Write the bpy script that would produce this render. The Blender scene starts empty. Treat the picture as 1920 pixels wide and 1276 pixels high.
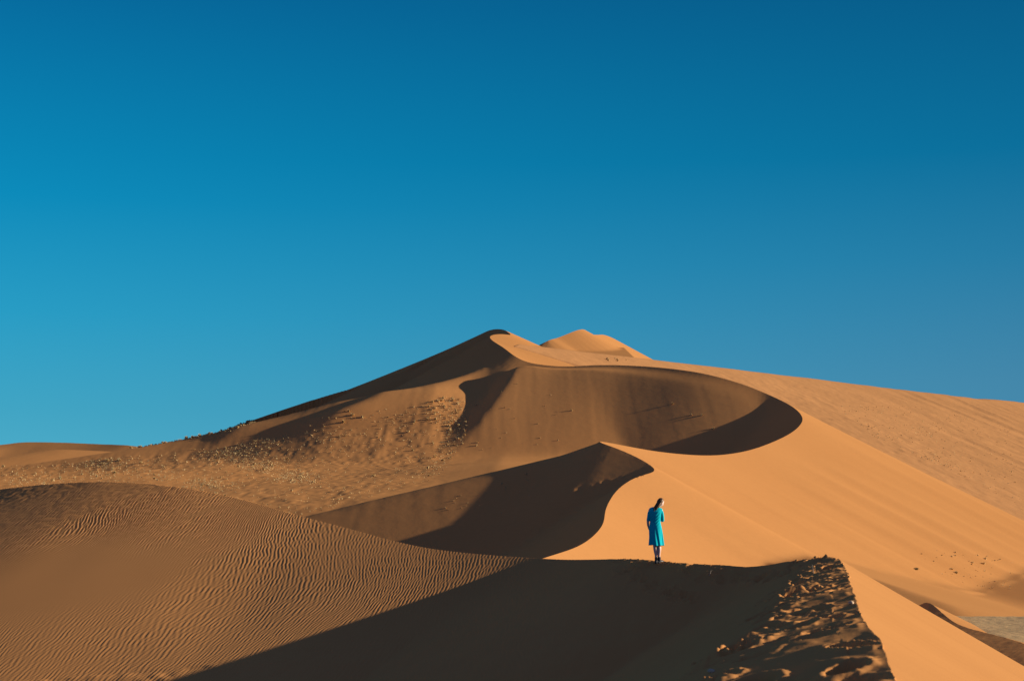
import bpy, bmesh, math, os
import numpy as np
from concurrent.futures import ThreadPoolExecutor
from mathutils import Vector, Matrix

Q = float(os.environ.get('SCENE_Q', '1'))          # mesh density (1 = final)
rng = np.random.default_rng(11)
F32 = np.float32
FPX, CX, YH = 2667.0, 960.0, 850.0                 # 50 mm lens: pixels per unit slope, centre column, eye level row
SUN_AZ, SUN_EL = math.radians(86.3), math.radians(15.0)
SUNV = np.array([math.cos(SUN_EL) * math.sin(SUN_AZ), math.cos(SUN_EL) * math.cos(SUN_AZ), math.sin(SUN_EL)])

scene = bpy.context.scene
col = scene.collection

# ---------------------------------------------------------------- helpers
def at(px, py, Y):
    return ((px - CX) / FPX * Y, Y, (YH - py) / FPX * Y)

def smax(a, b, k):
    h = np.maximum(k - np.abs(a - b), 0) / k
    return np.maximum(a, b) + h * h * k * .25

def smin(a, b, k):
    return -smax(-a, -b, k)

def sstep(a, b, x):
    t = np.clip((x - a) / (b - a), 0, 1)
    return t * t * (3 - 2 * t)

_LAT = np.random.default_rng(5).random((256, 256)).astype(F32) * 2 - 1
def vnoise(x, y):
    xi = np.floor(x); yi = np.floor(y)
    fx = (x - xi).astype(F32); fy = (y - yi).astype(F32)
    xi = xi.astype(np.int64) & 255; yi = yi.astype(np.int64) & 255
    x1 = (xi + 1) & 255; y1 = (yi + 1) & 255
    u = fx * fx * fx * (fx * (fx * 6 - 15) + 10); v = fy * fy * fy * (fy * (fy * 6 - 15) + 10)
    a = _LAT[xi, yi]; b = _LAT[x1, yi]; c = _LAT[xi, y1]; d = _LAT[x1, y1]
    return (a + (b - a) * u) + ((c + (d - c) * u) - (a + (b - a) * u)) * v

def fbm(x, y, octs=4, gain=0.5):
    s = 0; a = 1.0
    for k in range(octs):
        s = s + a * vnoise(x * 2 ** k + 17.3 * k, y * 2 ** k + 9.1 * k)
        a *= gain
    return s

def spline(pts, n):
    """Catmull-Rom (centripetal-ish, by chord) through the rows of pts, n samples."""
    P = np.array(pts, float)
    t = np.concatenate([[0], np.cumsum(np.linalg.norm(np.diff(P[:, :2], axis=0), axis=1) ** 0.5 + 1e-6)])
    m = np.zeros_like(P)
    m[1:-1] = (P[2:] - P[:-2]) / (t[2:] - t[:-2])[:, None]
    m[0] = (P[1] - P[0]) / (t[1] - t[0]); m[-1] = (P[-1] - P[-2]) / (t[-1] - t[-2])
    # limit overshoot
    for i in range(1, len(P) - 1):
        d0 = (P[i] - P[i - 1]) / (t[i] - t[i - 1]); d1 = (P[i + 1] - P[i]) / (t[i + 1] - t[i])
        lim = 2.0 * np.minimum(np.linalg.norm(d0), np.linalg.norm(d1)); L = np.linalg.norm(m[i])
        if L > lim: m[i] *= lim / L
    q = np.linspace(0, t[-1], n)
    i = np.clip(np.searchsorted(t, q, side='right') - 1, 0, len(t) - 2)
    h = (t[i + 1] - t[i])[:, None]; s = ((q - t[i])[:, None]) / h
    return ((2 * s**3 - 3 * s**2 + 1) * P[i] + (s**3 - 2 * s**2 + s) * h * m[i]
            + (-2 * s**3 + 3 * s**2) * P[i + 1] + (s**3 - s**2) * h * m[i + 1])

class Crest:
    """A dune crest: rows (px, py, Y, slope left, slope right, shoulder width left, shoulder slope left)."""
    def __init__(self, rows, n, smooth=.25):
        P = []
        for r in rows:
            r = list(r) + [0.0, 0.3][len(r) - 5:] if len(r) < 7 else list(r)
            P.append(list(at(r[0], r[1], r[2])) + r[3:7])
        S = spline(P, n * 6)
        kern = np.exp(-0.5 * (np.arange(-30, 31) / (smooth * n * 6 / len(rows))) ** 2); kern /= kern.sum()
        pad = np.concatenate([np.repeat(S[:1], 30, 0), S, np.repeat(S[-1:], 30, 0)])
        S = np.stack([np.convolve(pad[:, k], kern, 'valid') for k in range(S.shape[1])], 1)
        self.S = S[::6]; self.fine = S
    def roughen(self, amp, length, ymax):
        """small crumbling of the brink: wavers in plan and height"""
        S = self.fine
        t = np.concatenate([[0], np.cumsum(np.linalg.norm(np.diff(S[:, :2], axis=0), axis=1))])
        f = amp * (1 - sstep(ymax - 2, ymax + 4, S[:, 1])) * np.clip(S[:, 1] / 20, .5, 1.4)
        S[:, 0] += f * 2.2 * (vnoise(t / length, t * 0 + 3) + .6 * vnoise(t / length * 3, t * 0 + 9))
        S[:, 2] += f * (vnoise(t / length, t * 0 + 31) + .6 * vnoise(t / length * 2.7, t * 0 + 57))
        self.S = S[::6]
    def eval(self, X, Y, chunk=12000):
        """height of both flanks; returns (z, side, distance to the crest)"""
        S = self.S.astype(F32)
        A, B = S[:-1], S[1:]
        ex = (B[:, 0] - A[:, 0])[None]; ey = (B[:, 1] - A[:, 1])[None]
        L2 = ex * ex + ey * ey + 1e-9
        n = X.size
        z = np.empty(n, F32); side = np.empty(n, F32); dist = np.empty(n, F32)
        X = X.astype(F32); Y = Y.astype(F32)
        dA = (B - A)
        Ls = np.sqrt(L2[0])
        mz = dA[:, 2] / Ls
        def kk(sc):
            m = np.clip(mz, -.85 * sc, .85 * sc)
            return m / np.sqrt(sc * sc - m * m) / Ls
        kL = kk(.5 * (A[:, 3] + B[:, 3])); kR = kk(.5 * (A[:, 4] + B[:, 4]))
        shoulder = S[:, 5].max() > 0
        tang = np.stack([ex[0] / Ls, ey[0] / Ls], 1)
        def work(c):
            x = X[c:c + chunk, None]; y = Y[c:c + chunk, None]
            rx = x - A[None, :, 0]; ry = y - A[None, :, 1]
            u0 = (rx * ex + ry * ey) / L2
            u = np.clip(u0, 0, 1)
            qx = rx - u * ex; qy = ry - u * ey
            d2 = qx * qx + qy * qy
            k = np.argmin(d2, axis=1); ar = np.arange(len(k))
            cr = ex * ry - ey * rx
            crk = cr[ar, k]; uk = u[ar, k]
            k2 = np.where(uk >= 1, np.minimum(k + 1, len(A) - 1), np.where(uk <= 0, np.maximum(k - 1, 0), k))
            tx = tang[k, 0] + tang[k2, 0]; ty = tang[k, 1] + tang[k2, 1]
            corner = tx * qy[ar, k] - ty * qx[ar, k]
            left = np.where(k2 != k, corner, crk) >= 0
            perp = np.abs(cr) / Ls[None]
            u = np.clip(u0 + perp * np.where(left[:, None], kL[None], kR[None]), 0, 1)
            qx = rx - u * ex; qy = ry - u * ey
            d = np.sqrt(qx * qx + qy * qy)
            zc = A[None, :, 2] + u * dA[None, :, 2]
            i0 = np.where(left, 3, 4)
            s = np.where(left[:, None], A[None, :, 3] + u * dA[None, :, 3], A[None, :, 4] + u * dA[None, :, 4])
            drop = s * d
            if shoulder:
                w = A[None, :, 5] + u * dA[None, :, 5]
                s1 = A[None, :, 6] + u * dA[None, :, 6]
                g = (s - s1) * (0.5 * (d + w - np.sqrt((d - w) ** 2 + (0.3 * w) ** 2)) + w * 0.022)
                drop = drop - np.where(left[:, None] & (w > .01), g, 0)
            z[c:c + chunk] = (zc - drop).max(axis=1)
            side[c:c + chunk] = np.where(left, 1, -1)
            dist[c:c + chunk] = np.sqrt(d2[ar, k])
        with ThreadPoolExecutor(4) as ex_:
            list(ex_.map(work, range(0, n, chunk)))
        return z, side, dist

def blur(Z, s0, s1):
    for ax, s in ((0, s0), (1, s1)):
        if s <= 0: continue
        r = int(3 * s) + 1
        k = np.exp(-0.5 * (np.arange(-r, r + 1) / s) ** 2); k /= k.sum()
        Zp = np.concatenate([np.repeat(Z.take([0], ax), r, ax), Z, np.repeat(Z.take([-1], ax), r, ax)], ax)
        out = np.zeros_like(Z)
        n = Z.shape[ax]
        for j, kk in enumerate(k):
            out += kk * (Zp[j:j + n] if ax == 0 else Zp[:, j:j + n])
        Z = out
    return Z

def grid_mesh(name, cols, rows, zfun, mat, crest=None, detail=None):
    """A sheet of ground on a fan of columns (slopes x/Y) and rows (distances); vertices beside a crest are moved onto it."""
    cols = np.asarray(cols, float); rows = np.asarray(rows, float)
    a = (cols - CX) / FPX
    A, R = np.meshgrid(a, rows)
    X = A * R; Y = R.copy()
    nc, nr = len(cols), len(rows)
    snap = np.zeros((nr, nc), bool)
    if crest is not None:
        P = crest.fine
        ci = np.interp(P[:, 0] / P[:, 1], a, np.arange(nc)); ri = np.interp(P[:, 1], rows, np.arange(nr))
        for k in range(len(P) - 1):
            c0, c1, r0, r1 = ci[k], ci[k + 1], ri[k], ri[k + 1]
            dc, dr = c1 - c0, r1 - r0
            if abs(dc) < 1e-9 and abs(dr) < 1e-9: continue
            if abs(dr) <= abs(dc):
                for c in range(math.ceil(min(c0, c1)), math.floor(max(c0, c1)) + 1):
                    t = (c - c0) / dc; r = int(round(r0 + t * dr))
                    if 0 < r < nr - 1 and 0 < c < nc - 1:
                        p = P[k] + t * (P[k + 1] - P[k]); X[r, c] = p[0]; Y[r, c] = p[1]; snap[r, c] = True
            else:
                for r in range(math.ceil(min(r0, r1)), math.floor(max(r0, r1)) + 1):
                    t = (r - r0) / dr; c = int(round(c0 + t * dc))
                    if 0 < r < nr - 1 and 0 < c < nc - 1:
                        p = P[k] + t * (P[k + 1] - P[k]); X[r, c] = p[0]; Y[r, c] = p[1]; snap[r, c] = True
    X = X.ravel(); Y = Y.ravel()
    Z = np.asarray(zfun(X, Y, (nr, nc)), float)
    if detail is not None:
        Z = Z + detail(X, Y, Z, (nr, nc))
    co = np.stack([X, Y, Z], 1).astype(F32)
    idx = np.arange(nc * nr).reshape(nr, nc)
    v00, v01, v11, v10 = (q.ravel() for q in (idx[:-1, :-1], idx[:-1, 1:], idx[1:, 1:], idx[1:, :-1]))
    sf = snap.ravel()
    other = sf[v01] & sf[v10] & ~(sf[v00] & sf[v11])
    t1 = np.where(other[:, None], np.stack([v00, v01, v10], 1), np.stack([v00, v01, v11], 1))
    t2 = np.where(other[:, None], np.stack([v01, v11, v10], 1), np.stack([v00, v11, v10], 1))
    tris = np.stack([t1, t2], 1).reshape(-1, 3).astype(np.int32)
    me = bpy.data.meshes.new(name)
    me.vertices.add(len(co)); me.vertices.foreach_set('co', co.ravel())
    nq = len(tris)
    me.loops.add(nq * 3); me.loops.foreach_set('vertex_index', tris.ravel())
    me.polygons.add(nq); me.polygons.foreach_set('loop_start', np.arange(0, nq * 3, 3, dtype=np.int32))
    me.polygons.foreach_set('use_smooth', ~sf[tris].any(1))
    me.update(calc_edges=True)
    me.materials.append(mat)
    ob = bpy.data.objects.new(name, me); col.objects.link(ob)
    ob['kind'] = 'structure'
    GROUND.append((co.reshape(nr, nc, 3), rows, a))
    return ob

GROUND = []
def cols_between(*spans):
    """spans of (from, to, step) in photo pixels, steps grow with 1/Q"""
    out = []
    for a, b, s in spans:
        out.append(np.arange(a, b, s / Q))
    out.append([spans[-1][1]])
    return np.concatenate(out)

def geo(a, b, f):
    n = int(math.log(b / a) / math.log(1 + f / Q)) + 2
    return np.geomspace(a, b, n)

# ---------------------------------------------------------------- materials
def sand_material(name, base, dark, grain=1.0, bump=0.02, bscale=3.0, streak=None, patch=0.02):
    m = bpy.data.materials.new(name); m.use_nodes = True
    nt = m.node_tree; N = nt.nodes; L = nt.links; N.clear()
    out = N.new('ShaderNodeOutputMaterial'); bs = N.new('ShaderNodeBsdfDiffuse')
    L.new(bs.outputs[0], out.inputs[0]); bs.inputs['Roughness'].default_value = 0.3
    tc = N.new('ShaderNodeNewGeometry')
    n1 = N.new('ShaderNodeTexNoise'); n1.inputs['Scale'].default_value = patch; n1.inputs['Detail'].default_value = 5
    n2 = N.new('ShaderNodeTexNoise'); n2.inputs['Scale'].default_value = bscale * 4; n2.inputs['Detail'].default_value = 4
    L.new(tc.outputs['Position'], n1.inputs['Vector']); L.new(tc.outputs['Position'], n2.inputs['Vector'])
    ma = N.new('ShaderNodeMath'); ma.operation = 'MULTIPLY_ADD'; ma.inputs[1].default_value = 0.35 * grain
    L.new(n2.outputs['Fac'], ma.inputs[0]); L.new(n1.outputs['Fac'], ma.inputs[2])
    r = N.new('ShaderNodeValToRGB'); r.color_ramp.elements[0].position = 0.35; r.color_ramp.elements[1].position = 0.9
    r.color_ramp.elements[0].color = (*dark, 1); r.color_ramp.elements[1].color = (*base, 1)
    L.new(ma.outputs[0], r.inputs[0]); L.new(r.outputs[0], bs.inputs['Color'])
    b1 = N.new('ShaderNodeBump'); b1.inputs['Strength'].default_value = 1.0; b1.inputs['Distance'].default_value = bump
    n3 = N.new('ShaderNodeTexNoise'); n3.inputs['Scale'].default_value = bscale; n3.inputs['Detail'].default_value = 6
    L.new(tc.outputs['Position'], n3.inputs['Vector'])
    L.new(n3.outputs['Fac'], b1.inputs['Height'])
    L.new(b1.outputs[0], bs.inputs['Normal'])
    return m

SAND = (0.66, 0.318, 0.107); SAND_D = (0.57, 0.268, 0.09)
M_fore = sand_material('near_sand', SAND, SAND_D, bump=0.002, bscale=30, patch=0.1)
M_main = sand_material('dune_sand', SAND, SAND_D, bump=0.03, bscale=0.6, patch=0.02)
M_far = sand_material('far_sand', (0.64, 0.325, 0.128), (0.53, 0.27, 0.108), bump=0.5, bscale=0.12, patch=0.02)
M_pan = sand_material('pan_clay', (0.74, 0.50, 0.235), (0.54, 0.38, 0.185), bump=0.06, bscale=2.0, patch=0.8)

# ---------------------------------------------------------------- near dune with the crest the woman stands on
A_ROWS = [
    # px, py, Y, slope left, slope right, shoulder width, shoulder slope
    (2600, 2700, 2.6, .62, .56, 1.5, .24),
    (1760, 1420, 7.8, .62, .56, 1.7, .212),
    (1679, 1276, 10.6, .62, .56, 1.8, .212),
    (1653, 1204, 12.5, .62, .56, 1.6, .212),
    (1626, 1172, 14.0, .62, .57, 1.4, .212),
    (1613, 1148, 16.0, .62, .58, 1.3, .212),
    (1603, 1119, 19.0, .62, .58, 1.2, .212),
    (1594, 1090, 23.0, .62, .58, 1.2, .212),
    (1587, 1068, 27.5, .62, .58, 1.2, .212),
    (1580, 1057, 29.6, .62, .58, 1.1, .24),
    (1573, 1049, 30.8, .62, .58, .9, .24),
    (1562, 1044.5, 31.7, .60, .58, .7, .3),
    (1545, 1042, 32.4, .60, .58, .5, .35),
    (1521, 1048, 33.3, .60, .5, .3, .45),
    (1469, 1053, 34.4, .60, .5),
    (1408, 1062, 35.3, .58, .5),
    (1341, 1058, 36.0, .56, .5),
    (1277, 1055, 36.7, .52, .5, .2, .4),
    (1218, 1049, 37.6, .48, .5, .3, .35),
    (1169, 1047, 39.0, .46, .5, .3, .35),
    (1100, 1048, 41.8, .42, .5),
    (1020, 1048, 44.4, .37, .5),
    (900, 1040, 46.0, .33, .5), (790, 1025, 47.6, .31, .45), (650, 990, 50.5, .305, .4),
    (530, 957, 53.0, .305, .35), (430, 930, 55.3, .305, .32), (300, 908, 57.9, .312, .3), (200, 903, 59.8, .325, .3),
    (100, 907, 61.6, .325, .3), (0, 917, 63.6, .335, .3), (-150, 940, 67, .37, .3), (-400, 985, 70, .4, .3), (-800, 1060, 72, .42, .3)]
crestA = Crest(A_ROWS, int(300 * max(Q, .5)), .14)
crestA.roughen(.007, .35, 36)

def fore_z(X, Y, shp):
    z, side, d = crestA.eval(X, Y)
    LAST['d'] = d; LAST['side'] = side
    Z = smax(z, -19.0 + 0 * z, 3.0)
    B1 = blur(Z.reshape(shp).astype(float), 5 * Q, 8 * Q).ravel()
    B2 = blur(Z.reshape(shp).astype(float), 16 * Q, 30 * Q).ravel()
    t1 = sstep(.3, 1.5, d) * sstep(36, 42, Y); t2 = sstep(1.5, 4, d) * sstep(38, 46, Y)
    return (Z * (1 - t1) + B1 * t1) * (1 - t2) + B2 * t2

def ripples(X, Y, lam, ang, spread, n, seed):
    r = np.random.default_rng(seed); h = np.zeros(X.size, F32)
    for i in range(n):
        k = 2 * math.pi / lam * (1 + .10 * r.standard_normal()); t = ang + spread * r.standard_normal()
        h += np.cos((k * math.cos(t) * X + k * math.sin(t) * Y + r.random() * 6.28).astype(F32))
    return h / math.sqrt(n / 2)

def fore_detail(X, Y, Z, shp):
    px = CX + X / Y * FPX; py = YH - Z / Y * FPX
    out = np.zeros(X.size, F32)
    # wind ripples
    m = np.nonzero((Y > 33) & (px < 1180) & (px > -250))[0]
    x, y, p, q, d = X[m], Y[m], px[m], py[m], LAST['d'][m]
    wx = x + .34 * vnoise(x / 2.6, y / 4.0) + .9 * vnoise(x / 7 + 3, y / 9)
    h = ripples(wx, y, .122, math.radians(-10), math.radians(9), 36, 3)
    h = h / np.sqrt(1 + .35 * h * h)
    hollow = np.exp(-(((p - 110 - .5 * (1090 - q)) / 260) ** 2 + ((q - 1095 + .12 * (p - 110)) / 70) ** 2) ** 2)
    amp = (1 - .95 * hollow) * (.75 + .35 * vnoise(x / 5, y / 7)) * (1 - sstep(950, 1150, p))
    out[m] = .0047 * amp * h * (1 + 1.1 * sstep(46, 57, y)) * (1 + .5 * sstep(520, 250, p) * sstep(48, 54, y)) + .03 * vnoise(x / 3, y / 5)
    # trampled strip along the brink: pits with pushed-up rims, and slides running down from it
    d, sd = LAST['d'], LAST['side']
    strip = np.nonzero((Y < 36) & (sd > 0) & (d < 3.2))[0]
    x, y, dd = X[strip], Y[strip], d[strip]
    wS = np.interp(y, [9, 12.5, 16, 23, 31, 36], [2.1, 1.75, 1.45, 1.35, 1.1, .6])
    fade = (1 - sstep(wS * .75, wS * 1.25, dd)) * sstep(.0, .12, dd)
    lump = .010 * vnoise(x / .25, y / .2) + .028 * vnoise(x / .7 + 7, y / .5) + .004 * vnoise(x / .1, y / .09)
    o = lump * (.25 + .75 * fade) * sstep(0, .1, dd)
    r = np.random.default_rng(21)
    S = crestA.fine; S = S[(S[:, 1] > 8.5) & (S[:, 1] < 35) ]
    tl = np.concatenate([[0], np.cumsum(np.linalg.norm(np.diff(S[:, :2], axis=0), axis=1))])
    for i in range(150):
        q = r.random() ** 1.25 * tl[-1]
        j = min(np.searchsorted(tl, q), len(S) - 2)
        tx, ty = S[j + 1, 0] - S[j, 0], S[j + 1, 1] - S[j, 1]; n_ = math.hypot(tx, ty) + 1e-9; tx /= n_; ty /= n_
        off = (.08 + r.random() ** .8 * 1.02) * np.interp(S[j, 1], [9, 12.5, 16, 23, 31, 36], [2.0, 1.7, 1.4, 1.3, 1.0, .6])
        cx, cy = S[j, 0] - ty * off, S[j, 1] + tx * off
        a = math.atan2(ty, tx) + .5 * r.standard_normal()
        la, lb, dp = .16 + .09 * r.random(), .09 + .06 * r.random(), (.06 + .065 * r.random()) * (1 if r.random() < .75 else .4)
        near_ = np.nonzero((np.abs(y - cy) < .6) & (np.abs(x - cx) < .6))[0]
        if not len(near_): continue
        ux, uy = x[near_] - cx, y[near_] - cy
        e = np.sqrt(((ux * math.cos(a) + uy * math.sin(a)) / la) ** 2 + ((-ux * math.sin(a) + uy * math.cos(a)) / lb) ** 2)
        e = e + .18 * vnoise(ux / .06 + i, uy / .06)
        o[near_] += -dp * np.exp(-e ** 3 / 1.3) + .3 * dp * np.exp(-((e - 1.6) / .5) ** 2)
    out[strip] += o
    # slides below the strip in the shade, and a track of prints by the walker
    sl = np.nonzero((Y < 40) & (sd > 0) & (d > .3))[0]
    x, y, dd = X[sl], Y[sl], d[sl]
    out[sl] += .02 * vnoise(y / .5 + .5 * x, dd / 3.5) * sstep(.5, 3, dd) + .012 * vnoise(x / .3, y / .3)
    tr = np.nonzero((Y > 33.5) & (Y < 40.5) & (sd > 0) & (d < 3))[0]
    x, y = X[tr], Y[tr]; o = np.zeros(len(tr), F32)
    for i in range(70):
        if i < 34: tx_, tv = 1150 + 260 * r.random(), .12 + .8 * r.random()
        else: tx_, tv = 1150 + 3.8 * (i - 34), 1.75 + .25 * r.standard_normal()
        j = int(np.argmin(np.abs(CX + S_all[:, 0] / S_all[:, 1] * FPX - tx_) + 1e3 * (S_all[:, 1] < 33)))
        cx, cy = S_all[j, 0], S_all[j, 1] - tv
        a = math.radians(150) + .5 * r.standard_normal(); la, lb, dp = .15 + .06 * r.random(), .07, .03 + .02 * r.random()
        ux, uy = x - cx, y - cy
        e = np.sqrt(((ux * math.cos(a) + uy * math.sin(a)) / la) ** 2 + ((-ux * math.sin(a) + uy * math.cos(a)) / lb) ** 2)
        o += -dp * np.exp(-e ** 4 / 1.2) + .5 * dp * np.exp(-((e - 1.5) / .42) ** 2)
    out[tr] += .8 * o + .005 * vnoise(x / .3, y / .12)
    return out

S_all = crestA.fine
LAST = {}
fore_cols = cols_between((-900, -150, 12), (-150, 1150, 1.0), (1150, 1750, 1.5), (1750, 2300, 3), (2300, 3000, 12))
fore_rows = np.concatenate([geo(3.0, 9.0, .02)[:-1], geo(9.0, 34, .005)[:-1], np.arange(34, 80, .07 / Q), geo(80, 105, .01)])

# ---------------------------------------------------------------- the great dune: one sinuous crest from the hollow to the summit and down the far left flank
B_ROWS = [
    (905, 1110, 64, .6, .56), (960, 1070, 73, .6, .56), (1015, 1047, 82, .6, .56), (1090, 1021, 95, .6, .56), (1130, 984, 112, .6, .56), (1137, 950, 125, .6, .56),
    (1160, 915, 136, .6, .55), (1195, 893, 143, .6, .55), (1232, 882, 149, .58, .55),
    (1215, 868, 151, .56, .55), (1170, 845, 154.5, .56, .55), (1115, 825, 158, .56, .55),
    (1165, 834, 161, .56, .55), (1225, 845, 168, .56, .54), (1290, 852, 178, .56, .53), (1345, 853, 191, .56, .53), (1400, 845, 206, .56, .53),
    (1450, 828, 223, .56, .53), (1488, 808, 241, .56, .53), (1505, 788, 258, .56, .53), (1498, 772, 271, .56, .53),
    (1478, 757, 280, .55, .53), (1440, 739, 287, .54, .53), (1390, 719, 292.5, .53, .5), (1320, 700, 299, .53, .5), (1250, 690, 305.5, .52, .5),
    (1180, 685, 311.5, .49, .5), (1120, 684, 315.5, .45, .5), (1060, 687, 318.5, .42, .5), (1020, 684, 321.5, .41, .48), (990, 679, 325, .40, .45),
    (966, 668, 330, .41, .42), (945, 652, 340, .46, .38), (923, 638, 350, .52, .36), (918, 631, 355, .55, .36), (926, 627, 360, .55, .38),
    (942, 626, 364, .55, .4), (958, 628, 368, .55, .42), (953, 623, 376, .55, .45), (946, 618.5, 388, .55, .45), (935, 616.5, 393, .55, .5), (915, 618.5, 394, .5, .5), (880, 640, 391, .45, .4),
    (800, 680, 384, .42, .4), (700, 716, 366, .4, .4), (640, 742, 358, .40, .4), (560, 790, 350, .35, .4), (480, 825, 342, .3, .4),
    (400, 850, 335, .26, .4), (320, 870, 330, .22, .4), (150, 900, 320, .2, .3), (0, 930, 315, .2, .3)]
FLANK = [(40, 330, -12), (12, 326, 11), (4, 328, 17.5), (-2, 328, 19.8)] + [(-6.7, 326.5, 21.0)] + [at(*p) for p in [ (820, 702, 316), (730, 726, 311), (640, 744, 308), (560, 766, 306), (480, 786, 304), (400, 806, 301), (320, 822, 299), (250, 834, 297), (150, 850, 295), (0, 872, 293)]]
FLANK = FLANK[::-1]
FLANK = np.array(FLANK)
crestB = Crest(B_ROWS, int(330 * max(Q, .5)))

def on_flank(px, py):
    a, b = (px - CX) / FPX, (YH - py) / FPX
    Y = -106.9 / (b - .14 * a - .40)
    return (a * Y, Y)

def spur(X, Y, path, A_, wl, wr, t_lo=.3, t_hi=.3):
    """a low ridge down the flank: steep away from the sun, gentle towards it"""
    return spur_w(X, Y, [on_flank(*p) for p in path], A_, wl, wr, t_lo, t_hi)

def spur_w(X, Y, pts, A_, wl, wr, t_lo=.3, t_hi=.3):
    P = np.array([p[:2] for p in pts])
    o = np.argsort(P[:, 1]); P = P[o]
    t = (Y - P[0, 1]) / (P[-1, 1] - P[0, 1])
    xc = np.interp(Y, P[:, 1], P[:, 0])
    d = (X - xc) * .8
    env = np.clip(np.minimum(t / t_lo, (1 - t) / t_hi), 0, 1); env = env * env * (3 - 2 * env)
    dd = np.sqrt(d * d + .3) 
    prof = np.where(d > 0, np.exp(-dd / wr), np.maximum(0, 1 - dd / wl))
    return A_ * env * prof

SPURS = [([(775, 722), (735, 738), (690, 765), (640, 790), (590, 812), (560, 830)], 1.9, 4.5, 20),
         ([(480, 795), (440, 815), (410, 828), (380, 838)], 1.2, 3.5, 15)]

def main_z(X, Y, shp):
    z, side, d = crestB.eval(X, Y)
    # left: the scrub plain, tilted a little to the left, ending in a rim far out
    plain = .07 * X + .061 * Y - 15.3 - .10 * np.maximum(0, X + 2) - .2 * np.maximum(0, 172 - Y) - .035 * np.maximum(0, Y - 228) * sstep(-62, -18, X) - .4 * np.maximum(0, X - 9)
    rim = 9.0 - .06 * (Y - 300) + .03 * X
    plain = smin(plain, rim, 4.0)
    plain = plain + .35 * fbm(X / 34, Y / 34, 3)
    # the smooth apron that falls from the middle peak towards the left
    near = .13 * X + .57 * Y - 89.75 - 1.0
    back = -.22 * (Y - 158 - .18 * (X - 9.2)) + 1.48 - .3 + .238 * np.minimum(X - 9.2, 0) - .4 * np.maximum(X - 9.2, 0)
    apron = smin(near, back, .6)
    # the scrubby flank under the summit
    fz = np.interp(X, FLANK[:, 0], FLANK[:, 2]); fy = np.interp(X, FLANK[:, 0], FLANK[:, 1])
    dy = Y - fy
    gy = .40
    flank = smin(fz + gy * dy, fz - .25 * dy, 1.2) - 1.2 * sstep(-45, -10, X)
    for path, A_, wl, wr in SPURS:
        flank = flank + spur(X, Y, path, A_, wl, wr)
    flank = flank + .25 * fbm(X / 22 + 5, Y / 22, 3) * sstep(0, 15, -dy)
    plain = smax(plain, flank, 3.0)
    left = smax(smax(plain, apron, .5), z, .8)
    left = left + spur(X, Y, [(972, 672), (950, 712), (918, 755), (885, 795), (850, 835), (805, 880)], 2.3, 3.6, 26, .85, .06) * (Y > 235) * sstep(.5, 7, d)
    # right: valley floor with a low brown swell against the foot of the slope
    swell = np.minimum(-2.53 - .26 * X, -10.3) - .2 * np.maximum(0, 96 - Y) - 1.0 * np.maximum(0, 24 - X) - .5 * np.maximum(0, Y - 215)
    valley = smax(swell, -17.5 + 0 * X, 1.0)
    right = smax(z, valley, .35)
    # wind-laid bands down the long sunlit slope
    v = .36 * X + .93 * Y; u = .93 * X - .36 * Y
    right = right + (.55 * np.maximum(0, vnoise(v / 3.2 + .25 * vnoise(u / 25, v / 25), u / 110) - .12) * sstep(26, 46, X) + .08 * vnoise(v / 2.5, u / 60) + .05 * vnoise(v / 1.3, u / 40)) * sstep(3, 14, d) * (z > valley - 1)
    Z = np.where(side > 0, left, right)
    B1 = blur(Z.reshape(shp).astype(float), 3 * Q, 4 * Q).ravel()
    t1 = sstep(2 * Y / 200, 6 * Y / 200, d)
    LAST['mside'] = side; LAST['md'] = d
    return Z * (1 - t1) + B1 * t1

def poly_mask(px, py, pts, soft):
    """1 inside the polygon (photo pixels), fading over soft pixels"""
    P = np.array(pts, float); inside = np.zeros(px.size, bool); dist = np.full(px.size, 1e9)
    for (x0, y0), (x1, y1) in zip(P, np.roll(P, -1, 0)):
        c = ((y0 > py) != (y1 > py)) & (px < (x1 - x0) * (py - y0) / (y1 - y0 + 1e-9) + x0)
        inside ^= c
        t = np.clip(((px - x0) * (x1 - x0) + (py - y0) * (y1 - y0)) / ((x1 - x0) ** 2 + (y1 - y0) ** 2), 0, 1)
        dist = np.minimum(dist, np.hypot(px - x0 - t * (x1 - x0), py - y0 - t * (y1 - y0)))
    sdist = np.where(inside, dist, -dist)
    return sstep(-soft, soft, sdist)

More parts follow.
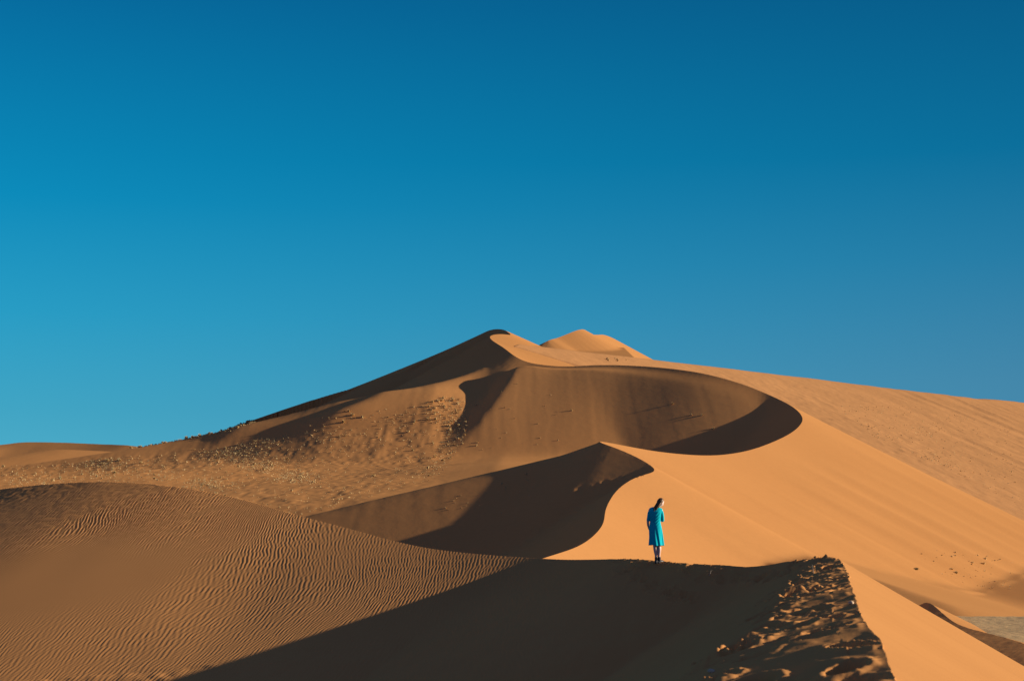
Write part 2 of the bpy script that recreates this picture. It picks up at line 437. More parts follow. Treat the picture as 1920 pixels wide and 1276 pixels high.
WASH = [(-50, 880), (120, 868), (300, 850), (420, 838), (520, 818), (620, 800), (720, 790), (800, 750), (870, 745), (880, 790), (840, 870), (790, 905), (700, 930), (620, 955), (540, 970), (400, 925), (300, 915), (-50, 930)]
def main_detail(X, Y, Z, shp):
    px = CX + X / Y * FPX; py = YH - Z / Y * FPX
    side, d = LAST['mside'], LAST['md']
    out = np.zeros(X.size, F32)
    m = np.nonzero((px > -100) & (px < 960) & (Y > 150) & (side > 0))[0]
    x, y = X[m], Y[m]
    w = poly_mask(px[m], py[m], WASH, 25)
    out[m] = w * (.075 * vnoise(x / 2.6, y / 4) * (.5 + vnoise(x / 14, y / 20)) + .045 * vnoise(x / .9, y / 1.6) + .10 * vnoise(x / 9, y / 13))
    m = np.nonzero((side > 0) & (d > 1.0))[0]
    x, y = X[m], Y[m]
    # faint avalanche tongues on the shaded faces
    out[m] += .012 * vnoise(x / 1.3 + .5 * vnoise(x / 9, y / 9), y / 22) * sstep(1, 6, d[m])
    # ribs and hollows running down under the left skyline
    m = np.nonzero((side > 0) & (Y > 325) & (X < -8) & (d < 90) & (Y < 475))[0]
    x, y, dd = X[m], Y[m], d[m]
    out[m] += (.8 * vnoise(dd / 9 + .4 * vnoise(x / 25, y / 25), x / 55) + .35 * vnoise(dd / 3.6 + 4, x / 35)) * sstep(1, 7, dd) * sstep(8, 18, -x)
    # trampled band under the middle brink
    m = np.nonzero((side > 0) & (Y < 156) & (Y > 118) & (px > 1040) & (px < 1235))[0]
    x, y = X[m], Y[m]
    band = poly_mask(px[m], py[m], [(1232, 884), (1170, 893), (1120, 905), (1060, 922), (1075, 930), (1130, 915), (1180, 900)], 5)
    out[m] += band * (.05 * vnoise(x / .4, y / .7) + .05 * vnoise(x / .8, y / 1.3))
    m = np.nonzero((side > 0) & (Y < 150) & (Y > 100) & (px > 880) & (px < 1160))[0]
    x, y = X[m], Y[m]
    out[m] += .05 * vnoise(x / .5, y / 1.0) * poly_mask(px[m], py[m], [(1140, 925), (1000, 985), (880, 1040), (960, 1045), (1080, 990)], 15)
    return out

main_cols = cols_between((-900, -60, 8), (-60, 2000, 1.6), (2000, 2900, 8))
main_rows = np.concatenate([geo(62, 110, .006)[:-1], geo(110, 330, .0025)[:-1], geo(330, 480, .0022)[:-1], geo(480, 1500, .012)])

# ---------------------------------------------------------------- far dunes
def far_right_z(X, Y, shp):
    pl = -.30 * X + .20 * Y - 43.4
    pl = pl - 1.1 * np.maximum(0, 350 - Y) * (1 - sstep(62, 95, X))
    left_end = 28.0 - .9 * np.maximum(0, 2 - X)
    z = smin(smin(pl, np.interp(Y, [0, 420, 511, 600, 700, 760, 850, 1000], [28.2, 28.2, 27.9, 27.2, 26.9, 29.6, 36.0, 40]), 1.2), left_end, 1.0)
    z = z + (.22 * fbm(X / 40, Y / 40, 3) + .14 * vnoise(X / 9, Y / 16)) * (1 - .7 * sstep(22, 28, z)) + (.085 * vnoise(X / 2.4, Y / 4.5) * np.clip(.2 + 1.3 * vnoise(X / 22, Y / 40), 0, 1) + .035 * vnoise(X / 1.2, Y / 2.5)) * (1 - sstep(21, 27, z)) + .35 * vnoise((X + .35 * Y) / 8, (Y - X) / 60) * sstep(110, 170, X) * (1 - .7 * sstep(22, 27, z))
    return smax(z, -17.6, 3)
far_cols = cols_between((960, 2000, 1.6), (2000, 3200, 10))
far_rows = np.concatenate([geo(240, 760, .0028)[:-1], geo(760, 1800, .01)])

def crest_sheet(name, rows, cols, rws, base, mat, n=60, k=1.0, smooth=.3, noise=0.0, nscale=10.0):
    c = Crest(rows, n, smooth)
    def zf(X, Y, shp):
        z, side, d = c.eval(X, Y)
        b = base(X, Y) if callable(base) else base + 0 * X
        z = smax(z, b, k)
        return z + noise * fbm(X / nscale, Y / nscale, 3)
    return grid_mesh(name, cols, rws, zf, mat, c)

ob = grid_mesh('near_dune', fore_cols, fore_rows, fore_z, M_fore, crestA, fore_detail)
ob = grid_mesh('great_dune', main_cols, main_rows, main_z, M_main, crestB, main_detail)
ob = grid_mesh('far_slope', far_cols, far_rows, far_right_z, M_far)
crest_sheet('far_peak', [(960, 680, 722.5, .5, .45), (1022, 641, 731, .5, .45), (1046, 633, 742.9, .5, .5), (1090, 617, 765, .5, .55), (1107, 626, 790.5, .5, .55), (1120, 627.5, 807.5, .5, .55),
    (1132, 627.5, 824.5, .5, .55), (1150, 634, 841.5, .5, .55), (1180, 651, 858.5, .5, .55), (1215, 670, 867, .5, .55), (1260, 700, 875.5, .5, .5)],
    cols_between((880, 980, 4), (980, 1300, 1.2), (1300, 1500, 6)), geo(640, 960, .002), lambda X, Y: np.minimum(51.9 + .15 * (Y - 731) - .05 * (X - 46), 57.8) - .4 * np.maximum(0, 20 - X) - .45 * np.maximum(0, X - 61), M_main, smooth=.12)
crest_sheet('distant_dune', [(-500, 870, 610.2, .2, .2), (-200, 850, 587.6, .2, .2), (0, 834, 565, .2, .2), (25, 830, 559.35, .2, .2), (60, 828, 553.7, .2, .28), (140, 830, 542.4, .2, .28), (200, 832, 531.1, .2, .28), (240, 834, 519.8, .2, .28), (320, 846, 508.5, .2, .16), (420, 870, 497.2, .2, .2)],
    cols_between((-800, -60, 12), (-60, 460, 3), (460, 600, 10)), geo(410, 700, .004), -8.0, M_main, k=3, noise=.2, nscale=30)
crest_sheet('sand_swell', [(-400, 900, 536.75, .2, .12), (-100, 868, 514.15, .2, .14), (40, 852, 502.85, .2, .15), (95, 842, 494.94, .2, .2), (200, 846, 489.29, .2, .2), (300, 850, 483.64, .2, .2), (420, 862, 474.6, .2, .12)],
    cols_between((-800, -60, 12), (-60, 460, 3), (460, 600, 10)), geo(340, 580, .004), -12.0, M_main, k=3, noise=.15, nscale=25)
crest_sheet('side_ridge', [(2400, 1400, 40, .55, .27, 2.4, .14), (2100, 1280, 50, .55, .27, 2.4, .14), (1920, 1205, 60, .55, .27, 2.4, .14), (1830, 1181, 68, .55, .3, 2.4, .16), (1792, 1168, 72, .55, .36, 1.5, .2), (1765, 1147, 76, .55, .42, 1, .25), (1745, 1130, 80, .55, .5), (1728, 1131, 84, .55, .5), (1690, 1160, 92, .5, .5)],
    cols_between((1500, 2100, 2), (2100, 2600, 8)), geo(36, 110, .003), -17.4, M_fore, k=1.5, noise=.010, nscale=.5)
# clay and gravel pan on the valley floor
def pan_z(X, Y, shp): return -9.35 + .03 * fbm(X / 3, Y / 3, 2) + .012 * vnoise(X / .4, Y / .5) - .3 * np.maximum(0, Y - 82.0)
grid_mesh('gravel_pan', cols_between((1700, 1920, 2), (1920, 2700, 6)), geo(58, 120, .004), pan_z, M_pan)

# ---------------------------------------------------------------- small things on the sand
def simple_material(name, c1, c2, scale=8.0, rough=.8, bump=0.0):
    m = bpy.data.materials.new(name); m.use_nodes = True
    nt = m.node_tree; N = nt.nodes; L = nt.links
    b = N['Principled BSDF']; b.inputs['Roughness'].default_value = rough
    b.inputs['Specular IOR Level'].default_value = .25
    tc = N.new('ShaderNodeTexCoord'); n = N.new('ShaderNodeTexNoise'); n.inputs['Scale'].default_value = scale; n.inputs['Detail'].default_value = 4
    L.new(tc.outputs['Object'], n.inputs['Vector'])
    r = N.new('ShaderNodeValToRGB'); r.color_ramp.elements[0].position = .3; r.color_ramp.elements[1].position = .7
    r.color_ramp.elements[0].color = (*c1, 1); r.color_ramp.elements[1].color = (*c2, 1)
    L.new(n.outputs['Fac'], r.inputs[0]); L.new(r.outputs[0], b.inputs['Base Color'])
    if bump:
        bp = N.new('ShaderNodeBump'); bp.inputs['Distance'].default_value = bump; L.new(n.outputs['Fac'], bp.inputs['Height']); L.new(bp.outputs[0], b.inputs['Normal'])
    return m

M_tuft = simple_material('dry_grass', (.58, .44, .20), (.74, .60, .32), 6)
M_green = simple_material('dusty_green_leaves', (.10, .11, .05), (.20, .19, .09), 6)
M_wood = simple_material('bleached_wood', (.38, .30, .20), (.55, .46, .33), 12)
M_stone = simple_material('pale_stone', (.50, .36, .22), (.66, .50, .33), 5, bump=.01)

def ground_at(g, px, py):
    """the visible point of a ground sheet seen at a photo pixel"""
    co, rows, a = GROUND[g]
    j = (px - CX) / FPX
    c = int(np.argmin(np.abs(a - j)))
    colm = co[:, c]
    q = YH - colm[:, 2] / colm[:, 1] * FPX
    front = np.minimum.accumulate(q)
    vis = q <= front + 1e-6
    d = np.where(vis, np.abs(q - py), 1e9)
    r = int(np.argmin(d))
    if d[r] > 4: return None
    p = colm[r].astype(float)
    return np.array([j * p[1], p[1], p[2]])

def raw_mesh(name, verts, faces, mat, smooth=False):
    me = bpy.data.meshes.new(name); me.from_pydata([tuple(v) for v in verts], [], faces); me.update()
    if smooth: me.polygons.foreach_set('use_smooth', [True] * len(me.polygons))
    me.materials.append(mat); return me

def tuft_geometry(r, R, H, n):
    """a hummock of dry grass: blades fanning out of one root clump"""
    V, F = [], []
    for i in range(n):
        a = r.random() * 6.283; lean = .25 + .9 * r.random(); h = H * (.55 + .6 * r.random())
        rr = R * .45 * math.sqrt(r.random()); b = r.random() * 6.283
        x, y = rr * math.cos(b), rr * math.sin(b)
        tx, ty = x + R * lean * math.cos(a) * .8, y + R * lean * math.sin(a) * .8
        w = R * (.10 + .08 * r.random()); px_, py_ = -math.sin(a) * w, math.cos(a) * w
        k = len(V)
        V += [(x - px_, y - py_, -.06), (x + px_, y + py_, -.06), ((x + tx) / 2 + px_ * .8, (y + ty) / 2 + py_ * .8, h * .7), ((x + tx) / 2 - px_ * .8, (y + ty) / 2 - py_ * .8, h * .7), (tx, ty, h * (1 - .35 * lean))]
        F += [(k, k + 1, k + 2, k + 3), (k + 3, k + 2, k + 4)]
    return V, F

def tag(o, label, cat, group=None):
    o['label'] = label; o['category'] = cat
    if group: o['group'] = group
    return o

r = np.random.default_rng(77)
TUFTS = [raw_mesh('grass_tuft', *tuft_geometry(r, .5, .5, 34), M_tuft) for _ in range(4)]

def inside(p, pts):
    return poly_mask(np.array([p[0]], float), np.array([p[1]], float), pts, .01)[0] > .5

REGIONS = [  # polygon (photo pixels), how many large tufts, how many small ones, ground sheet, label, group
    (WASH, 90, 3400, 1, 'dry pale grass tuft on the speckled scrub slope left of the gully', 'grass tufts on the scrub slope'),
    ([(790, 760), (840, 742), (872, 748), (862, 780), (830, 800), (795, 790)], 34, 160, 1, 'dry grass tuft in the thick patch beside the dark gully', 'grass tufts in the thick patch by the gully'),
    ([(850, 775), (880, 770), (870, 830), (835, 880), (800, 905), (780, 895), (820, 840)], 34, 240, 1, 'dry grass tuft in the row running down the gully', 'grass tufts down the gully'),
    ([(235, 832), (330, 815), (470, 783), (480, 790), (420, 812), (330, 826), (240, 840)], 40, 260, 1, 'dry grass tuft on the left skyline ridge', 'grass tufts along the left skyline'),
    ([(0, 872), (120, 868), (330, 858), (340, 900), (0, 912)], 30, 420, 1, 'dry grass tuft behind the rippled dune', 'grass tufts behind the rippled dune'),
    ([(880, 730), (1000, 700), (1060, 760), (1050, 830), (900, 870), (860, 860), (900, 790)], 16, 10, 1, 'lone dry tuft on the shaded wall above the middle peak', 'lone tufts on the shaded wall'),
    ([(560, 800), (640, 770), (700, 770), (800, 760), (780, 800), (640, 830), (560, 840)], 16, 60, 1, 'dry tuft on the smooth slope below the dark skyline bands', 'tufts under the skyline bands'),
    ([(880, 905), (1000, 880), (1005, 925), (960, 965), (900, 960), (820, 960)], 9, 16, 1, 'small dry tuft on the smooth apron beside the black wedge of shadow', 'tufts on the apron'),
    ([(1120, 672), (1195, 672), (1195, 678), (1130, 677)], 6, 0, 2, 'pale tuft on the bright strip behind the bowl', 'tufts behind the bowl'),
    ([(1700, 1020), (1900, 1050), (1900, 1110), (1780, 1090)], 14, 60, 1, 'small dry tuft low on the long sunlit slope', 'tufts low on the sunlit slope'),
    ([(1560, 760), (1700, 760), (1900, 800), (1915, 950), (1780, 880), (1640, 820)], 0, 500, 2, '', ''),
]
SV, SF = [], []
for pts, nbig, nsmall, g, label, group in REGIONS:
    P = np.array(pts, float); lo, hi = P.min(0), P.max(0)
    done, tries = 0, 0
    centres = [(lo + (hi - lo) * r.random(2)) for _ in range(14)]
    while done < nbig + nsmall and tries < 40000:
        tries += 1
        if r.random() < .55:
            c = centres[r.integers(len(centres))]; p = c + np.array([26, 7]) * r.standard_normal(2)
        else:
            p = lo + (hi - lo) * r.random(2)
        if not inside(p, pts): continue
        w_ = ground_at(g, p[0], p[1])
        if w_ is None or w_[1] < 90: continue
        done += 1
        k = w_[1] / 290
        if done <= nbig:
            o = bpy.data.objects.new('grass_tuft', TUFTS[r.integers(4)]); col.objects.link(o)
            sz = (.5 + .65 * r.random() ** 2) * min(max(k, .45), 1.3) * (.62 if 'lone' in label or 'apron' in label else 1)
            o.location = w_; o.scale = (sz, sz, sz * (.8 + .5 * r.random())); o.rotation_euler = (0, 0, 6.28 * r.random())
            tag(o, label, 'grass tuft', group)
        else:
            sz = (.25 + .4 * r.random() ** 2) * min(max(k, .4), 1.3)
            V, F = tuft_geometry(r, .5 * sz, .5 * sz, 7)
            n0 = len(SV); SV += [(v[0] + w_[0], v[1] + w_[1], v[2] + w_[2]) for v in V]; SF += [tuple(i + n0 for i in f) for f in F]
o = bpy.data.objects.new('scrub', raw_mesh('scrub', SV, SF, M_tuft)); col.objects.link(o)
o['kind'] = 'stuff'; tag(o, 'small dry scrub scattered over the slopes of the great dune', 'scrub')

def place_tufts(spots):
    for px, py, g, sz, label in spots:
        w_ = ground_at(g, px, py)
        if w_ is None: print('no ground for', px, py); continue
        o = bpy.data.objects.new('grass_tuft', TUFTS[r.integers(4)]); col.objects.link(o)
        o.location = w_; o.scale = (sz, sz, sz); o.rotation_euler = (0, 0, 6.28 * r.random())
        tag(o, label, 'grass tuft')
place_tufts([
    (1261, 757, 1, .8, 'highest of the few tufts on the back wall of the bowl'),
    (1296, 778, 1, .8, 'left tuft of the close pair on the back wall of the bowl'),
    (1316, 780, 1, .9, 'right tuft of the close pair on the back wall of the bowl'),
    (1337, 805, 1, .8, 'tuft on the bowl wall just above the edge of its black shadow'),
    (1072, 771, 1, .8, 'single tuft in the empty middle of the bowl wall'),
    (661, 877 - 100, 1, 1.2, 'largest pale tuft near the foot of the dark skyline band'),
])

# a small green bush on the sunlit slope
def bush_geometry(r, R, n):
    V, F = [], []
    for i in range(n):
        u = r.standard_normal(3); u[2] = abs(u[2]); u /= np.linalg.norm(u)
        c = u * R * (.45 + .6 * r.random()); c[2] *= .8
        t = r.standard_normal(3); t /= np.linalg.norm(t); b = np.cross(u, t); b /= np.linalg.norm(b)
        s1, s2 = R * .16, R * .07; k = len(V)
        V += [c - t * s1, c + b * s2, c + t * s1, c - b * s2]; F.append((k, k + 1, k + 2, k + 3))
    return V, F
w_ = ground_at(1, 1718, 1067)
e = bpy.data.objects.new('green_bush', None); col.objects.link(e); e.location = w_
tag(e, 'small dark green bush alone on the lower sunlit slope', 'bush')
b = bpy.data.objects.new('leaves', raw_mesh('leaves', *bush_geometry(r, .36, 190), M_green)); col.objects.link(b); b.parent = e
SVV, SFF = [], []
for i in range(7):
    a = i * .9; tip = np.array([.22 * math.cos(a), .22 * math.sin(a), .22]); k = len(SVV)
    SVV += [(-.012, 0, -.08), (.012, 0, -.08), (0, .014, -.08), tuple(tip)]; SFF += [(k, k + 1, k + 3), (k + 1, k + 2, k + 3), (k + 2, k, k + 3)]
b = bpy.data.objects.new('stems', raw_mesh('stems', SVV, SFF, M_wood)); col.objects.link(b); b.parent = e

# twigs and pebbles on the near crest
def tube(path, radii, sides=6):
    V, F = [], []
    P = [Vector(p) for p in path]
    for i, p in enumerate(P):
        t = (P[min(i + 1, len(P) - 1)] - P[max(i - 1, 0)]).normalized()
        u = t.cross(Vector((.3, .2, 1))).normalized(); v = t.cross(u)
        for k in range(sides):
            a = 2 * math.pi * k / sides; V.append(tuple(p + radii[i] * (math.cos(a) * u + math.sin(a) * v)))
    n = len(P)
    for i in range(n - 1):
        for k in range(sides):
            F.append((i * sides + k, i * sides + (k + 1) % sides, (i + 1) * sides + (k + 1) % sides, (i + 1) * sides + k))
    F.append(tuple(range(sides))[::-1]); F.append(tuple(range((n - 1) * sides, n * sides)))
    return V, F
for px, py, L_, ang, lean, label in [(1525, 1074, .13, 2.0, .35, 'thin pale twig sticking up from the trampled crest'),
                                     (1330, 1078, .10, .6, .5, 'short pale twig in the shade behind the trampled crest')]:
    w_ = ground_at(0, px, py)
    if w_ is None: continue
    d = np.array([math.cos(ang) * lean, math.sin(ang) * lean, 1.0])
    V, F = tube([-.05 * d, L_ * .5 * d + np.array([.01, 0, 0]), L_ * d, L_ * 1.25 * d + np.array([.02, .01, 0])], [.008, .007, .006, .003])
    o = bpy.data.objects.new('twig', raw_mesh('twig', V, F, M_wood)); col.objects.link(o); o.location = w_
    tag(o, label, 'twig')
def pebble_mesh(rr, R):
    bm = bmesh.new(); bmesh.ops.create_icosphere(bm, subdivisions=2, radius=R)
    for v in bm.verts:
        f = 1 + .22 * float(vnoise(np.array([v.co.x / R * 1.3 + 5 * rr]), np.array([v.co.y / R * 1.3 + v.co.z / R]))[0])
        v.co = Vector((v.co.x * f * 1.2, v.co.y * f, v.co.z * f * .75))
    me = bpy.data.meshes.new('pebble'); bm.to_mesh(me); bm.free(); me.materials.append(M_stone)
    me.polygons.foreach_set('use_smooth', [True] * len(me.polygons)); return me
for i, (px, py, R, label) in enumerate([(1596, 1132, .035, 'white pebble on the very edge of the near crest'), (1334, 1259, .03, 'pebble with a bluish lit side in the shade at the bottom edge')]):
    w_ = ground_at(0, px, py)
    if w_ is None: continue
    o = bpy.data.objects.new('pebble', pebble_mesh(i, R)); col.objects.link(o); o.location = w_ + np.array([0, 0, R * .4]); tag(o, label, 'pebble')

# ---------------------------------------------------------------- the person in the turquoise dress
M_skin = simple_material('skin', (.80, .56, .46), (.86, .63, .53), 30, .5)
M_dress = simple_material('turquoise_jersey', (.001, .47, .56), (.002, .54, .65), 40, .85)
M_dress.node_tree.nodes['Principled BSDF'].inputs['Specular IOR Level'].default_value = .08
M_hair = simple_material('brown_hair', (.10, .05, .02), (.22, .115, .045), 60, .45)
M_boot = simple_material('dark_leather', (.012, .016, .022), (.03, .035, .045), 25, .4)

def chain(bm, pts, radii, sides=20, steps=7, squash=None):
    """a closed tapering limb through the points"""
    P = spline([(p[0], p[1], p[2], rr) for p, rr in zip(pts, radii)], steps * (len(pts) - 1) + 1) if len(pts) > 2 else np.array([(*p, rr) for p, rr in zip(pts, radii)])
    rings = []
    up = Vector((.1, 1, .05))
    n = len(P)
    t0 = (Vector(P[1][:3]) - Vector(P[0][:3])).normalized(); t1 = (Vector(P[-1][:3]) - Vector(P[-2][:3])).normalized()
    cap0 = [(Vector(P[0][:3]) - t0 * P[0][3] * math.sin(a), P[0][3] * math.cos(a), t0) for a in (1.35, .9, .45)]
    cap1 = [(Vector(P[-1][:3]) + t1 * P[-1][3] * math.sin(a), P[-1][3] * math.cos(a), t1) for a in (.45, .9, 1.35)]
    mid = []
    for i in range(n):
        t = (Vector(P[min(i + 1, n - 1)][:3]) - Vector(P[max(i - 1, 0)][:3])).normalized()
        mid.append((Vector(P[i][:3]), P[i][3], t))
    for c, rr, t in cap0 + mid + cap1:
        rr = float(rr)
        u = t.cross(up)
        if u.length < .1: u = t.cross(Vector((1, 0, 0)))
        u.normalize(); v = t.cross(u)
        sx, sy = squash or (1, 1)
        rings.append([bm.verts.new(c + rr * (sx * math.cos(2 * math.pi * k / sides) * u + sy * math.sin(2 * math.pi * k / sides) * v)) for k in range(sides)])
    for i in range(len(rings) - 1):
        for k in range(sides):
            bm.faces.new((rings[i][k], rings[i][(k + 1) % sides], rings[i + 1][(k + 1) % sides], rings[i + 1][k]))
    bm.faces.new(rings[0][::-1]); bm.faces.new(rings[-1])

def ball(bm, c, axes, radii, shape=None, seg=28):
    """an ellipsoid in its own frame; shape(local unit vector) -> local offset factor"""
    res = bmesh.ops.create_uvsphere(bm, u_segments=seg, v_segments=seg * 2 // 3, radius=1)
    R_ = Matrix(axes).transposed()
    for v in res['verts']:
        p = v.co.copy()
        q = Vector((p.x * radii[0], p.y * radii[1], p.z * radii[2]))
        if shape: q = shape(p, q)
        v.co = Vector(c) + R_ @ q

def finish(name, bm, mat, parent, voxel=None, smooth=0):
    bmesh.ops.recalc_face_normals(bm, faces=bm.faces)
    me = bpy.data.meshes.new(name); bm.to_mesh(me); bm.free(); me.materials.append(mat)
    ob = bpy.data.objects.new(name, me); col.objects.link(ob); ob.parent = parent
    if voxel:
        md = ob.modifiers.new('remesh', 'REMESH'); md.mode = 'VOXEL'; md.voxel_size = voxel
        if smooth:
            sm = ob.modifiers.new('smooth', 'SMOOTH'); sm.iterations = smooth; sm.factor = .5
        dg = bpy.context.evaluated_depsgraph_get()
        me2 = bpy.data.meshes.new_from_object(ob.evaluated_get(dg)); ob.modifiers.clear(); ob.data = me2
        me2.name = name
        if not me2.materials: me2.materials.append(mat)
    ob.data.polygons.foreach_set('use_smooth', [True] * len(ob.data.polygons))
    return ob

pg = ground_at(0, 1235, 1055.5)
person = bpy.data.objects.new('person', None); col.objects.link(person)
person.location = pg + np.array([0, 0, -.012]); k_ = 1.64 / 1.64 * pg[1] / 36.0; person.scale = (k_,) * 3
tag(person, 'person in a turquoise knee-length dress standing with bowed head on the near crest', 'person')

hf = Vector((.74, .48, -.47)).normalized(); hu = (Vector((.10, 0, 1)) - hf * hf.dot(Vector((.10, 0, 1)))).normalized(); hr = hf.cross(hu)
HC = Vector((.058, .075, 1.525))
AX = [tuple(hr), tuple(hf), tuple(hu)]
def head_shape(p, q):
    x, f, u = p
    if u < 0: q.x *= 1 - .28 * u * u; q.y += -.004 * u
    if f > 0:
        q.y -= .006 * f * max(0, .5 - abs(u + .0))                       # flatter face
        q.y += .010 * math.exp(-((u + .75) / .2) ** 2) * math.exp(-(x / .4) ** 2)    # chin
        for sx in (-1, 1):
            q.y -= .010 * math.exp(-(((x - sx * .42) / .2) ** 2 + ((u - .05) / .13) ** 2)) * f   # eye sockets
        q.y += .004 * math.exp(-((u - .25) / .12) ** 2) * math.exp(-(x / .55) ** 2)      # brow
        q.y -= .004 * math.exp(-((u + .52) / .05) ** 2) * math.exp(-(x / .3) ** 2)       # mouth line
        q.y += .004 * math.exp(-((u + .44) / .05) ** 2) * math.exp(-(x / .28) ** 2) + .004 * math.exp(-((u + .60) / .05) ** 2) * math.exp(-(x / .24) ** 2)
    return q
def hp(x, f, u): return HC + hr * x + hf * f + hu * u

bm = bmesh.new()
# torso, neck, legs
chain(bm, [(-.075, 0, .84), (-.08, 0, .95), (-.085, 0, 1.05), (-.08, 0, 1.18), (-.078, .005, 1.30), (-.065, .012, 1.375)], [.13, .115, .098, .112, .108, .055], squash=(1.18, .78))
chain(bm, [(-.058, .012, 1.36), (-.02, .035, 1.43), (.025, .05, 1.475)], [.052, .045, .046])
chain(bm, [(-.20, 0, 1.345), (-.08, .005, 1.365), (.05, .01, 1.335)], [.045, .05, .045])
chain(bm, [(-.135, 0, .86), (-.115, .012, .65), (-.095, .02, .47), (-.085, -.008, .34), (-.066, .002, .18), (-.060, .004, .06)], [.085, .068, .050, .049, .033, .032])
chain(bm, [(-.025, 0, .86), (.0, .018, .65), (.012, .03, .47), (.014, .0, .34), (.010, .012, .18), (.012, .016, .06)], [.085, .068, .050, .049, .033, .032])
# arms
chain(bm, [(-.215, .0, 1.34), (-.245, .01, 1.20), (-.268, .03, 1.07), (-.258, .075, .96), (-.235, .12, .865)], [.043, .040, .034, .030, .021])
chain(bm, [(.065, .01, 1.33), (.09, .01, 1.20), (.10, .03, 1.075), (.075, .14, 1.085), (.035, .245, 1.115)], [.043, .040, .034, .030, .021])
def hand(bm, wrist, fwd, palm, side):
    """palm, four bent fingers of unequal length and a thumb from the side of the palm"""
    F_ = Vector(fwd).normalized(); N_ = (Vector(palm) - F_ * F_.dot(Vector(palm))).normalized(); S_ = F_.cross(N_) * side
    W_ = Vector(wrist)
    ball(bm, W_ + F_ * .046, [tuple(S_), tuple(F_), tuple(N_)], (.037, .052, .014), seg=18)
    for off, ln, curl in ((-.027, .062, .75), (-.009, .074, .65), (.009, .071, .7), (.026, .056, .85)):
        b0 = W_ + F_ * (.084 - abs(off) * .25) + S_ * off
        d1 = (F_ + N_ * .25 * curl + S_ * off * 2).normalized(); d2 = (F_ + N_ * .9 * curl).normalized(); d3 = (F_ * .7 + N_ * 1.5 * curl).normalized()
        p1 = b0 + d1 * ln * .45; p2 = p1 + d2 * ln * .32; p3 = p2 + d3 * ln * .25
        chain(bm, [b0 - F_ * .02, b0, p1, p2, p3], [.0085, .0085, .008, .0072, .006], sides=10, steps=4)
    t0 = W_ + F_ * .028 - S_ * .030
    chain(bm, [W_ + F_ * .018 - S_ * .016, t0, t0 + (F_ * .6 - S_ * .7 + N_ * .35).normalized() * .030, t0 + (F_ * .6 - S_ * .7 + N_ * .35).normalized() * .030 + (F_ - S_ * .15 + N_ * .5).normalized() * .026], [.011, .0105, .0095, .0075], sides=10, steps=4)
hand(bm, (-.232, .128, .855), (.28, .35, -.75), (.8, .1, .4), 1)
hand(bm, (.030, .252, 1.118), (-.75, .45, .25), (-.2, -.9, .1), -1)
# head
ball(bm, HC, AX, (.070, .088, .108), head_shape)
chain(bm, [hp(0, .078, .018), hp(0, .092, -.008), hp(0, .099, -.022)], [.007, .009, .011], sides=12)      # nose
for sx in (-1, 1):
    ball(bm, hp(sx * .071, -.008, .0), [tuple(hf), tuple(hr), tuple(hu)], (.015, .007, .028), seg=14)           # ears
    ball(bm, hp(sx * .030, .070, .008), AX, (.011, .010, .008), seg=12)                                        # eyelids
body = finish('body', bm, M_skin, person, .0045, 2)
bm = bmesh.new()
for sx in (-1, 1): chain(bm, [hp(sx * .044, .077, .026), hp(sx * .03, .083, .030), hp(sx * .014, .085, .027)], [.002, .0032, .0026], sides=8)
finish('eyebrows', bm, M_hair, person)

# dress: bodice, flared skirt with folds, elbow sleeves, one cloth
bm = bmesh.new()
LV = [(1.408, -.060, .012, .085, .050), (1.395, -.066, .010, .128, .066), (1.36, -.076, .006, .166, .086), (1.30, -.080, 0, .166, .104), (1.20, -.082, 0, .150, .106), (1.12, -.086, 0, .139, .099),
      (1.05, -.087, 0, .134, .095), (.98, -.086, 0, .143, .102), (.90, -.083, 0, .160, .115), (.80, -.080, 0, .170, .128), (.70, -.073, 0, .173, .133), (.60, -.067, 0, .176, .138), (.52, -.063, 0, .181, .142), (.445, -.060, 0, .187, .147)]
zs = np.linspace(1.408, .445, 70); LVa = np.array(LV)[::-1]
rings = []
NS = 120
for z in zs:
    cx, cy, rx, ry = [np.interp(z, LVa[:, 0], LVa[:, k]) for k in (1, 2, 3, 4)]
    fa = .21 * sstep(.98, .5, np.array(z)) if False else .30 * float(sstep(0, 1, np.array((1.02 - z) / .5)))
    ring = []
    for k in range(NS):
        th = 2 * math.pi * k / NS
        tw = th + .5 * (z - .7)
        f = .50 * math.cos(3 * (tw - math.radians(258))) + .30 * math.cos(7 * tw + 1.0) + .20 * math.cos(12 * tw + 2.2)
        g = 1 + fa * .62 * f
        back = max(0, -math.sin(th))
        wr = .006 * math.sin((math.cos(th) * .16 * .9 - (z - 1.0) * 1.1) * 2 * math.pi / .085) * math.exp(-((z - 1.08) / .12) ** 2) * back
        wr += .004 * math.sin((math.cos(th) * .16 * -1.1 + z) * 2 * math.pi / .10) * math.exp(-((z - 1.25) / .07) ** 2) * back
        dz = (.012 * math.cos(th + 2.2) - .008 * math.sin(3 * th)) * float(sstep(0, 1, np.array((.6 - z) / .15)))
        ring.append(bm.verts.new((cx + (rx * g + wr) * math.cos(th), cy + (ry * g + wr) * math.sin(th), z + dz)))
    rings.append(ring)
